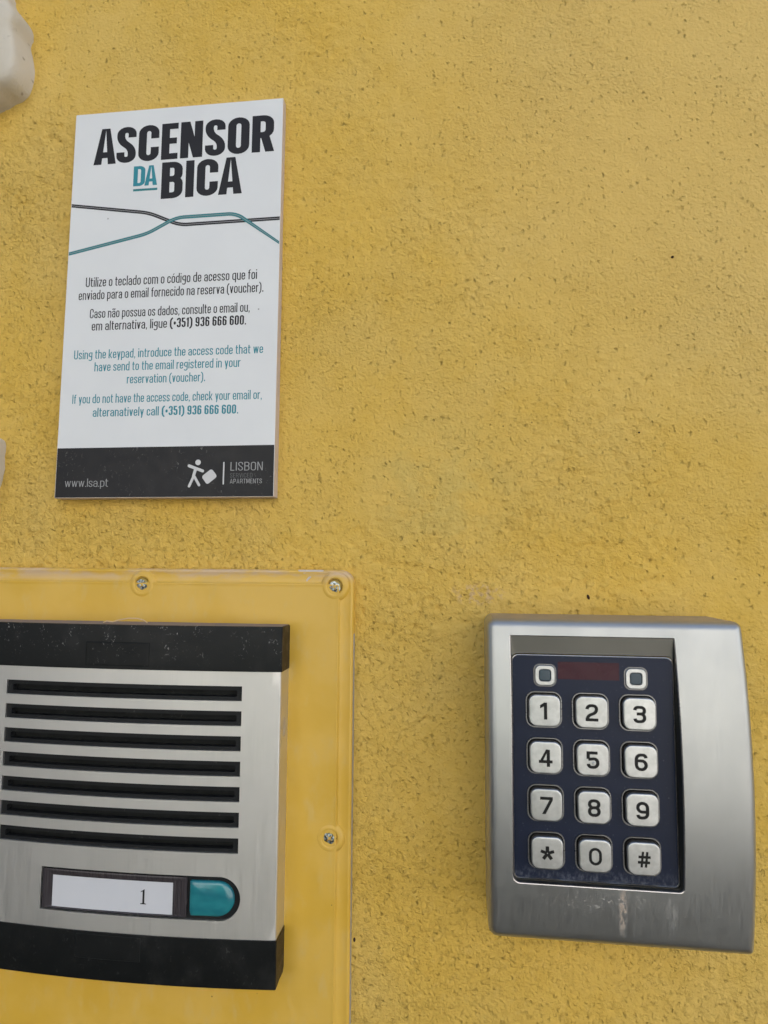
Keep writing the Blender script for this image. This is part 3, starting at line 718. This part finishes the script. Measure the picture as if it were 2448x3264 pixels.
# ================================================================== INTERCOM
IX0, IX1 = -182.5, -64.2; IC = (IX0+IX1)/2; IHW = (IX1-IX0)/2
def arch(x, z=0): return 14.8+2.9*(1-((x-IC)/IHW)**2)
ic = thing('intercom', 'silver door intercom with black end caps, seven slots and one teal button', 'intercom', (IC, -144.9, 5))
def sub(a, b, step):
    n = max(1, int(math.ceil((b-a)/step))); return [a+(b-a)*i/n for i in range(n)]
FZ0, FZ1 = -128.9, -37.7
SLX0, SLX1 = -169.0, -78.1; NX0, NXC, NX1 = -150.7, -84.3, -76.95; NZ0, NZ1 = -122.95, -108.3
xb = sorted({IX0+.5, SLX0, NX0, NXC, NX1, SLX1, IX1-.5}); xc = []
for i in range(len(xb)-1): xc += sub(xb[i], xb[i+1], 4)
xc.append(xb[-1])
slots = [(-48.2-8.7*i, -43.0-8.7*i) for i in range(7)]
zb = sorted({FZ0, FZ1, NZ0, NZ1} | {v for s_ in slots for v in s_})
mb = MB()
for j in range(len(zb)-1):
    z0, z1 = zb[j], zb[j+1]; zm = (z0+z1)/2
    for i in range(len(xc)-1):
        x0, x1 = xc[i], xc[i+1]; xm = (x0+x1)/2
        if any(a_ < zm < b_ for a_, b_ in slots) and SLX0 < xm < SLX1: continue
        if NZ0 < zm < NZ1 and NX0 < xm < NX1: continue
        mb.quad((x0,z0,arch(x0)),(x1,z0,arch(x1)),(x1,z1,arch(x1)),(x0,z1,arch(x0)))
nr = (NZ1-NZ0)/2; nzc = (NZ0+NZ1)/2
arc = [(NXC+(NX1-NXC)*math.sin(t), nzc+nr*math.cos(t)) for t in np.linspace(0, math.pi, 25)]
for k in range(24):
    top_ = k < 12; cz_ = NZ1 if top_ else NZ0
    mb.add([(*p, arch(p[0])) for p in (arc[k], arc[k+1])]+[(NX1, cz_, arch(NX1))], [(0,1,2)])
def cutwall(P, dep):
    mb.loft([[(x,z,arch(x)) for x, z in P], [(x,z,arch(x)-dep) for x, z in P]])
for z0, z1 in slots:
    cols = [x for x in xc if SLX0-1e-6 <= x <= SLX1+1e-6]
    cutwall([(x,z0) for x in cols]+[(x,z1) for x in cols[::-1]], 1.2)
cols = [x for x in xc if NX0-1e-6 <= x <= NXC+1e-6]
cutwall([(x,NZ0) for x in cols]+[p for p in arc[::-1]][1:-1]+[(x,NZ1) for x in cols[::-1]], 1.2)
for sgn, xe in ((-1, IX0), (1, IX1)):     # rolled edge and side of the extrusion
    pr = [(xe-sgn*.5, arch(xe-sgn*.5)), (xe-sgn*.22, arch(xe)-.10), (xe-sgn*.03, arch(xe)-.38), (xe, arch(xe)-.9), (xe, 4.9)]
    for k in range(4):
        mb.quad((pr[k][0],FZ0,pr[k][1]),(pr[k][0],FZ1,pr[k][1]),(pr[k+1][0],FZ1,pr[k+1][1]),(pr[k+1][0],FZ0,pr[k+1][1]))
mb.build('front_panel', 'alu', ic, org(ic), smooth=40)
# the black slot inserts, one per opening
for k, (z0, z1) in enumerate(slots):
    mb = MB(); e = .35
    O = rrect(SLX0-e, SLX1+e, z0-e, z1+e, .1, 1, 22, 1); I = rrect(SLX0+2.1, SLX1-2.0, z0+1.35, z1-1.55, .3, 1, 22, 1)
    f1 = lambda x, z: arch(x)-.75
    mb.loft([at(O, f1), at(I, f1)], mi=0)
    I2 = rrect(SLX0+2.3, SLX1-2.2, z0+1.45, z1-1.65, .25, 1, 22, 1)
    mb.loft([at(I, f1), at(I2, lambda x, z: arch(x)-3.2)], mi=0)
    for i in range(len(xc)-1):
        x0, x1 = max(xc[i], SLX0+2.2), min(xc[i+1], SLX1-2.1)
        if x1 > x0: mb.quad((x0,z0+1.4,arch(x0)-3.1),(x1,z0+1.4,arch(x1)-3.1),(x1,z1-1.6,arch(x1)-3.1),(x0,z1-1.6,arch(x0)-3.1),1)
    mb.build('speaker_slot', ['black_clean', 'deep'], ic, org(ic), smooth=40)
# end caps
def endcap(z0, z1, lid, open_bottom):
    e = .45
    mb = MB(); X0, X1 = IX0-.15, IX1+.25
    xs_ = [X0+.35]+sub(X0+1, X1-1, 5)+[X1-1, X1-.35]
    d_ = lambda x: arch(min(max(x, IX0), IX1))+e
    top = 1 if not open_bottom else 0
    def row(z, inset): return [(x, z, d_(x)-inset) for x in xs_]
    # front with small roll at the outer horizontal edge
    zo, zi = (z1, z0) if lid > 0 else (z0, z1)
    s_ = 1 if lid > 0 else -1
    mb.loft([row(zi, .0), row(zo-s_*.5, 0), row(zo-s_*.15, .12), row(zo, .5)], closed=False, mi=0)
    mb.loft([row(zi, .0), [(x,z,d-1.2) for x, z, d in row(zi, 0)]], closed=False, mi=0)
    mb.loft([row(zo, .5), [(x, zo, 4.8) for x in xs_]], closed=False, mi=2 if lid > 0 else 0)
    for sgn, xe in ((-1, X0), (1, X1)):
        a_ = xe-sgn*.35; D0 = d_(a_)
        A = [(a_, zi, D0), (a_, zo-s_*.5, D0), (a_, zo-s_*.15, D0-.12), (a_, zo, D0-.5)]
        Bq = [(xe, zi, D0-.35), (xe, zo-s_*.5, D0-.35), (xe, zo-s_*.2, D0-.5), (xe, zo-s_*.1, D0-.7)]
        cut = 2.2 if lid < 0 else .6
        C = [(xe, zi+s_*.0, 4.8), (xe, zo-s_*(cut+.3), 4.8), (xe, zo-s_*(cut+.1), 4.8), (xe, zo-s_*cut, 4.8)]
        mb.loft([A, Bq], closed=False, mi=0); mb.loft([Bq, C], closed=False, mi=1)
        mb.quad(A[3], Bq[3], C[3], (a_, zo, 4.8), 1)
    cap = mb.build('end_cap', ['black', 'black_side', 'dust'], ic, org(ic), smooth=35)
    return cap
tc = endcap(-37.8, -21.8, 1, False); bc = endcap(-144.9, -128.8, -1, True)
def capdoor(x0, x1, z0, z1, par):
    mb = MB(); o_ = rrect(x0, x1, z0, z1, .3, 2, 6, 2); i_ = rrect(x0+.12, x1-.12, z0+.12, z1-.12, .25, 2, 6, 2)
    g = rrect(x0-.28, x1+.28, z0-.28, z1+.28, .3, 2, 6, 2)
    f = lambda k: (lambda x, z: arch(x)+.45+k)
    mb.loft([at(g, f(.012)), at(o_, f(.012))], mi=1)
    mb.loft([at(o_, f(.012)), at(i_, f(.10))], mi=0)
    n = 6
    for i in range(n):
        a_, b_ = x0+.12+(x1-x0-.24)*i/n, x0+.12+(x1-x0-.24)*(i+1)/n
        mb.quad((a_,z0+.12,arch(a_)+.55),(b_,z0+.12,arch(b_)+.55),(b_,z1-.12,arch(b_)+.55),(a_,z1-.12,arch(a_)+.55))
    mb.build('screw_cover', ['black', 'deep'], par, org(ic))
capdoor(-136.6, -112.6, -36.4, -28.35, tc); capdoor(-136.0, -111.7, -137.7, -129.55, bc)
# name window and button
nm = MB(); e = .4
cols = sub(NX0-e, NXC, 4)+[NXC]
P = [(x,NZ0-e) for x in cols]+[(NXC+(NX1+e-NXC)*math.sin(t), nzc-(nr+e)*math.cos(t)) for t in np.linspace(0, math.pi, 25)][1:-1]+[(x,NZ1+e) for x in cols[::-1]]
cN = [(min(max(x, NX0+1), NX1-6), nzc) for x, z in P]
nm.loft([[(x,z,arch(x)-.85) for x, z in P], [(x,z,arch(x)-1.0) for x, z in lerp(P, cN, .45)], [(x,z,arch(x)-1.0) for x, z in cN]])
nf = nm.build('name_frame', 'black_clean', ic, org(ic), smooth=40)
# recessed smoky holder with stepped rims around the card
mb = MB()
A = rrect(-150.1, -96.0, -122.3, -109.0, .4, 2, 12, 3); Bq = rrect(-147.0, -98.7, -122.0, -110.6, .3, 2, 12, 3); C = rrect(-146.4, -101.3, -121.9, -111.3, .3, 2, 12, 3)
mb.loft([at(A, lambda x,z: arch(x)-.9), at(A, lambda x,z: arch(x)-.25), at(lerp(A,Bq,.25), lambda x,z: arch(x)-.12), at(lerp(A,Bq,.75), lambda x,z: arch(x)-.5), at(Bq, lambda x,z: arch(x)-.55), at(C, lambda x,z: arch(x)-.8)])
mb.build('name_holder', 'smoky', nf, org(ic), smooth=30)
mb = MB(); n = 12
for i in range(n):
    a_, b_ = -146.5+(45.3)*i/n, -146.5+45.3*(i+1)/n
    mb.quad((a_,-122.0,arch(a_)-.72),(b_,-122.0,arch(b_)-.72),(b_,-111.2,arch(b_)-.72),(a_,-111.2,arch(a_)-.72))
cd = mb.build('name_card', 'card', ic, org(ic))
mb = MB(); dd = arch(-112)-.66     # the printed figure 1, with serifs
mb.add([(x,z,dd) for x, z in [(-112.15,-118.6),(-111.45,-118.6),(-111.45,-114.0),(-112.15,-114.25)]], [(0,1,2,3)])
mb.add([(x,z,dd+.01) for x, z in [(-112.9,-118.95),(-110.75,-118.95),(-110.75,-118.7),(-111.4,-118.55),(-112.2,-118.55),(-112.9,-118.7)]], [tuple(range(6))])
mb.add([(x,z,dd+.01) for x, z in [(-111.45,-113.85),(-111.45,-114.3),(-112.9,-114.95),(-112.9,-114.75)]], [(0,1,2,3)])
face_out(mb.build('numeral', 'key_ink', cd, org(ic), recalc=False))
for k in range(3):   # the fluted clear end of the window
    mb = MB(); x = -100.9+k*1.35; mb.loft([[(x+.45*math.cos(t)+.45, z, arch(x)-.75+.45*math.sin(t)) for t in np.linspace(0, math.pi, 7)] for z in (-122.0, -110.4)], closed=False)
    mb.build('clear_rib', 'smoky', nf, org(ic), smooth=60)
mb = MB()   # D-shaped call button, softly domed
def dshape(s_):
    cx, cz = -86.8, -115.75
    P = [(-94.9, -121.5), (-94.9, -110.0)]
    P = [(-94.9+.3*(i==0), z) for i, z in enumerate(np.linspace(-121.3, -110.1, 8))]
    P += [(x, -109.9) for x in np.linspace(-94.3, -85.2, 7)]
    P += [(-85.0+5.9*math.sin(t), -115.75+5.85*math.cos(t)) for t in np.linspace(0.05, math.pi-.05, 18)]
    P += [(x, -121.6) for x in np.linspace(-85.2, -94.3, 7)]
    return [(cx+(x-cx)*s_, cz+(z-cz)*s_) for x, z in P]
dome = [(1,-1.0),(1,.3),(.97,.62),(.90,.9),(.78,1.12),(.6,1.28),(.4,1.36),(.2,1.40),(.02,1.41)]
mb.loft([at(dshape(s_), lambda x,z,h=h: arch(x)-.6+h) for s_, h in dome], cap1=True)
mb.build('call_button', 'teal_button', ic, org(ic), smooth=60)
mb = MB(); P = [(IX1+.03, -58.2+3.6*math.cos(t), 9.6+2.0*math.sin(t)) for t in np.linspace(0, 2*math.pi, 21)[:-1]]
mb.add(P, [tuple(range(20))]); mb.build('side_label', 'sticker', ic, org(ic))

# a dry straw fibre caught on the ledge of the top cap
mb = MB()
path = [(-131.2,-21.2,17),(-129.5,-20.6,17.6),(-127.2,-20.9,17.6),(-125,-20.2,17.2),(-121.5,-19.55,16.8),(-118,-19.6,16.6),(-115.5,-20.2,17),(-114.0,-21.0,17.2)]
mb.loft([[(x, z+.22*math.cos(t), d+.22*math.sin(t)) for t in np.linspace(0, 2*math.pi, 7)[:-1]] for x, z, d in path], cap0=True, cap1=True)
tag(mb.build('straw_fibre', 'straw', None, (-122, -21, 17), smooth=60), 'thin dry straw fibre arched on top of the black intercom cap', 'straw')
# dirt specks large enough to pick out on the plaster
def crumb(x, z, rx, rz, label, ang=0, d=0):
    mb = MB(); L = []
    for h, s_ in [(-.4,1),(.1,.95),(.5,.7),(.75,.3)]:
        L.append([(x+s_*(rx*math.cos(t)*math.cos(ang)-rz*math.sin(t)*math.sin(ang)), z+s_*(rx*math.cos(t)*math.sin(ang)+rz*math.sin(t)*math.cos(ang)), d+h) for t in np.linspace(0, 2*math.pi, 11)[:-1]])
    mb.loft(L, cap1=True)
    tag(mb.build('dirt_speck', 'crumb', None, (x, z, 0), smooth=60), label, 'speck', 'dark specks on the wall')
crumb(45.3, -10.6, .55, 1.0, 'dark elongated speck on the wall just above the keypad', .3)
crumb(-39.2, -134.5, .6, 1.1, 'brown speck on the wall against the right edge of the yellow plate')
crumb(78.2, 115.6, .55, .5, 'small black speck high on the bare wall, right of the sign')
crumb(64.5, 49.5, .4, .4, 'tiny dark speck on the bare wall midway between the top and the keypad')

# ================================================================== KEYPAD
KX0, KX1, KZ0, KZ1 = 7.9, 88.1, -117.7, -16.9; KC = (KZ0+KZ1)/2; KHH = (KZ1-KZ0)/2
def kdep(x, z): return 24.2+5.6*(1-((z-KC)/KHH)**2)
kp = thing('keypad', 'brushed steel access keypad with navy panel and twelve silver buttons', 'keypad', ((KX0+KX1)/2, KZ0, 0))
rr_ = (3.0, 1.8, 2.2, 3.0)
def kring(t): return rrect(KX0+t, KX1-t, KZ0+t, KZ1-t, tuple(max(r-t, .5) for r in rr_), 5, 40, 50)
RX0, RX1, RZ0, RZ1 = 15.3, 67.0, -98.8, -22.1
rec = rrect(RX0, RX1, RZ0, RZ1, (2.4, 1.6, .35, .35), 5, 40, 50)
mb = MB()
base = kring(0)
mb.loft([at(base, -1.5), at(base, lambda x,z: 12), at(base, lambda x,z: kdep(x,z)-2.7)], mi=0)
fl = 2.7; loops = []
for k in range(7):
    t = math.radians(15*k); loops.append(at(kring(fl*(1-math.cos(t))), lambda x,z,t=t: kdep(x,z)-fl+fl*math.sin(t)))
inner = kring(fl)
for k in range(1, 13): loops.append(at(lerp(inner, rec, k/12), kdep))
mb.loft(loops, mi=0)
mb.build('housing', 'steel', kp, org(kp), smooth=40)
# recess: thin rim, dark sloping band at the top, walls, then the panel
PN = 25.0
r_in = rrect(RX0+.35, RX1-.35, RZ0+.35, RZ1-.3, (2.1,1.3,.3,.3), 5, 40, 50)
mb = MB()
mb.loft([at(rec, kdep), at(lerp(rec, r_in, .5), lambda x,z: kdep(x,z)-.12), at(r_in, lambda x,z: kdep(x,z)-.5)], mi=1)
wallb = rrect(RX0+.5, RX1-.5, RZ0+.5, RZ1-5.9, (2.0,1.2,2.2,2.2), 5, 40, 50)
mb.loft([at(r_in, lambda x,z: kdep(x,z)-.5), at(wallb, PN-.8)], mi=0)
mb.build('recess', ['recess', 'rim'], kp, org(kp), smooth=30)
PXa, PXb, PZa, PZb = RX0+.55, RX1-.75, RZ0+.6, -28.3
mb = MB(); o_ = rrect(PXa, PXb, PZa, PZb, (1.8,1.6,2.2,2.2), 6); i_ = rrect(PXa+.3, PXb-.3, PZa+.3, PZb-.3, (1.6,1.4,2.0,2.0), 6)
mb.loft([at(o_, PN-1), at(o_, PN+.25), at(lerp(o_,i_,.5), PN+.32), at(i_, PN+.05)], mi=0)
mb.build('panel_rim', 'rim', kp, org(kp), smooth=40)
mb = MB(); mb.add(at(i_, PN+.1), [tuple(range(len(i_)))]); pn = mb.build('panel', 'navy', kp, org(kp))
mb = MB(); mb.box(30.6, 49.7, -35.9, -30.4, PN, PN+.14); mb.build('display_window', 'red_window', kp, org(kp))
def rr(cx, cz, h, r, n=5): return rrect(cx-h, cx+h, cz-h, cz+h, r, n)
for cx in (26.45, 54.75):
    cz = -34.75 if cx < 40 else -35.1
    mb = MB(); mb.loft([at(rr(cx,cz,3.25,1.75), PN+.02), at(rr(cx,cz,3.2,1.72), PN+.5), at(rr(cx,cz,3.0,1.6), PN+.72), at(rr(cx,cz,2.0,1.0), PN+.72), at(rr(cx,cz,1.85,.9), PN+.5), at(rr(cx,cz,1.8,.85), PN+.3)])
    lt = mb.build('indicator', 'key', kp, org(kp), smooth=40)
    mb = MB(); mb.loft([at(rr(cx,cz,3.65,2.0), PN+.13), at(rr(cx,cz,3.55,1.95), PN+.3), at(rr(cx,cz,3.35,1.8), PN+.3), at(rr(cx,cz,3.25,1.75), PN+.15)]); mb.build('collar', 'collar', lt, org(kp), smooth=40)
    mb = MB(); mb.loft([at(rr(cx,cz,1.8,.85), PN+.2), at(rr(cx,cz,1.6,.6), PN+.5), at(rr(cx,cz,.8,.4), PN+.58)], cap1=True); mb.build('lens', 'led', lt, org(kp), smooth=40)
rows = ['123', '456', '789', '*0#']
rs = np.random.RandomState(4)
KX, KZ, PIT = 40.6, -67.5, 14.55
for j, row in enumerate(rows):
    for i, ch in enumerate(row):
        cx = KX+(i-1)*PIT+(j-1.5)*.07; cz = KZ-(j-1.5)*PIT-(i-1)*.05
        tx, tz = rs.uniform(-.012, .012, 2)
        kd = lambda h: (lambda x, z: h+(x-cx)*tx+(z-cz)*tz)
        mb = MB()
        mb.loft([at(rr(cx,cz,5.75,2.9), PN+.12), at(rr(cx,cz,5.65,2.8), PN+.42), at(rr(cx,cz,5.4,2.6), PN+.42), at(rr(cx,cz,5.3,2.55), PN+.14)])
        mb.loft([at(rr(cx,cz,5.3,2.55), PN+.14), at(rr(cx,cz,5.0,2.4), PN+.12)], mi=1)
        col_ = mb.build('key_collar', ['collar', 'deep'], kp, org(kp), smooth=40)
        T = PN+2.7
        mb = MB()
        mb.loft([at(rr(cx,cz,5.12,2.5), PN+.1), at(rr(cx,cz,5.05,2.45), T-.75)], mi=1)
        mb.loft([at(rr(cx,cz,5.05,2.45), T-.75), at(rr(cx,cz,4.98,2.4), kd(T-.4)), at(rr(cx,cz,4.86,2.3), kd(T-.13)), at(rr(cx,cz,4.68,2.1), kd(T-.03)), at(rr(cx,cz,4.5,2.0), kd(T)), at(rr(cx,cz,4.3,1.9), kd(T+.005)), at(rr(cx,cz,.5,.2), kd(T+.012))], cap1=True)
        key = mb.build('key', ['key', 'key_side'], kp, org(kp), smooth=50)
        mb = MB(); Hn = 5.3
        wd = {'1':.42,'4':.80,'*':None,'#':None}.get(ch, .74)
        pen = (.195,.175) if ch != '0' else (.165,.155)
        if ch in '*#': pen = (.175,.15)
        G, w_ = glyph(ch, *pen, Wd=wd)
        if ch == '*': Hn = 6.3
        emit(mb, [(G, 0, *pen)], cx-w_*Hn/2-(.35 if ch=='1' else 0), cz-Hn/2-(.3 if ch=='*' else 0), Hn, Hn, T+.04, warp=lambda x,z: (x-cx)*tx+(z-cz)*tz)
        face_out(mb.build('symbol', 'key_ink', key, org(kp), recalc=False))
        if ch == '5':
            mb = MB(); mb.loft([at(circ(cx+.1,cz-.95,.48,14), T), at(circ(cx+.1,cz-.95,.40,14), T+.28), at(circ(cx+.1,cz-.95,.15,14), T+.4)], cap1=True)
            mb.build('pip', 'key', key, org(kp), smooth=60)

for o_ in list(COL.objects):
    if '_o' in o_: del o_['_o']
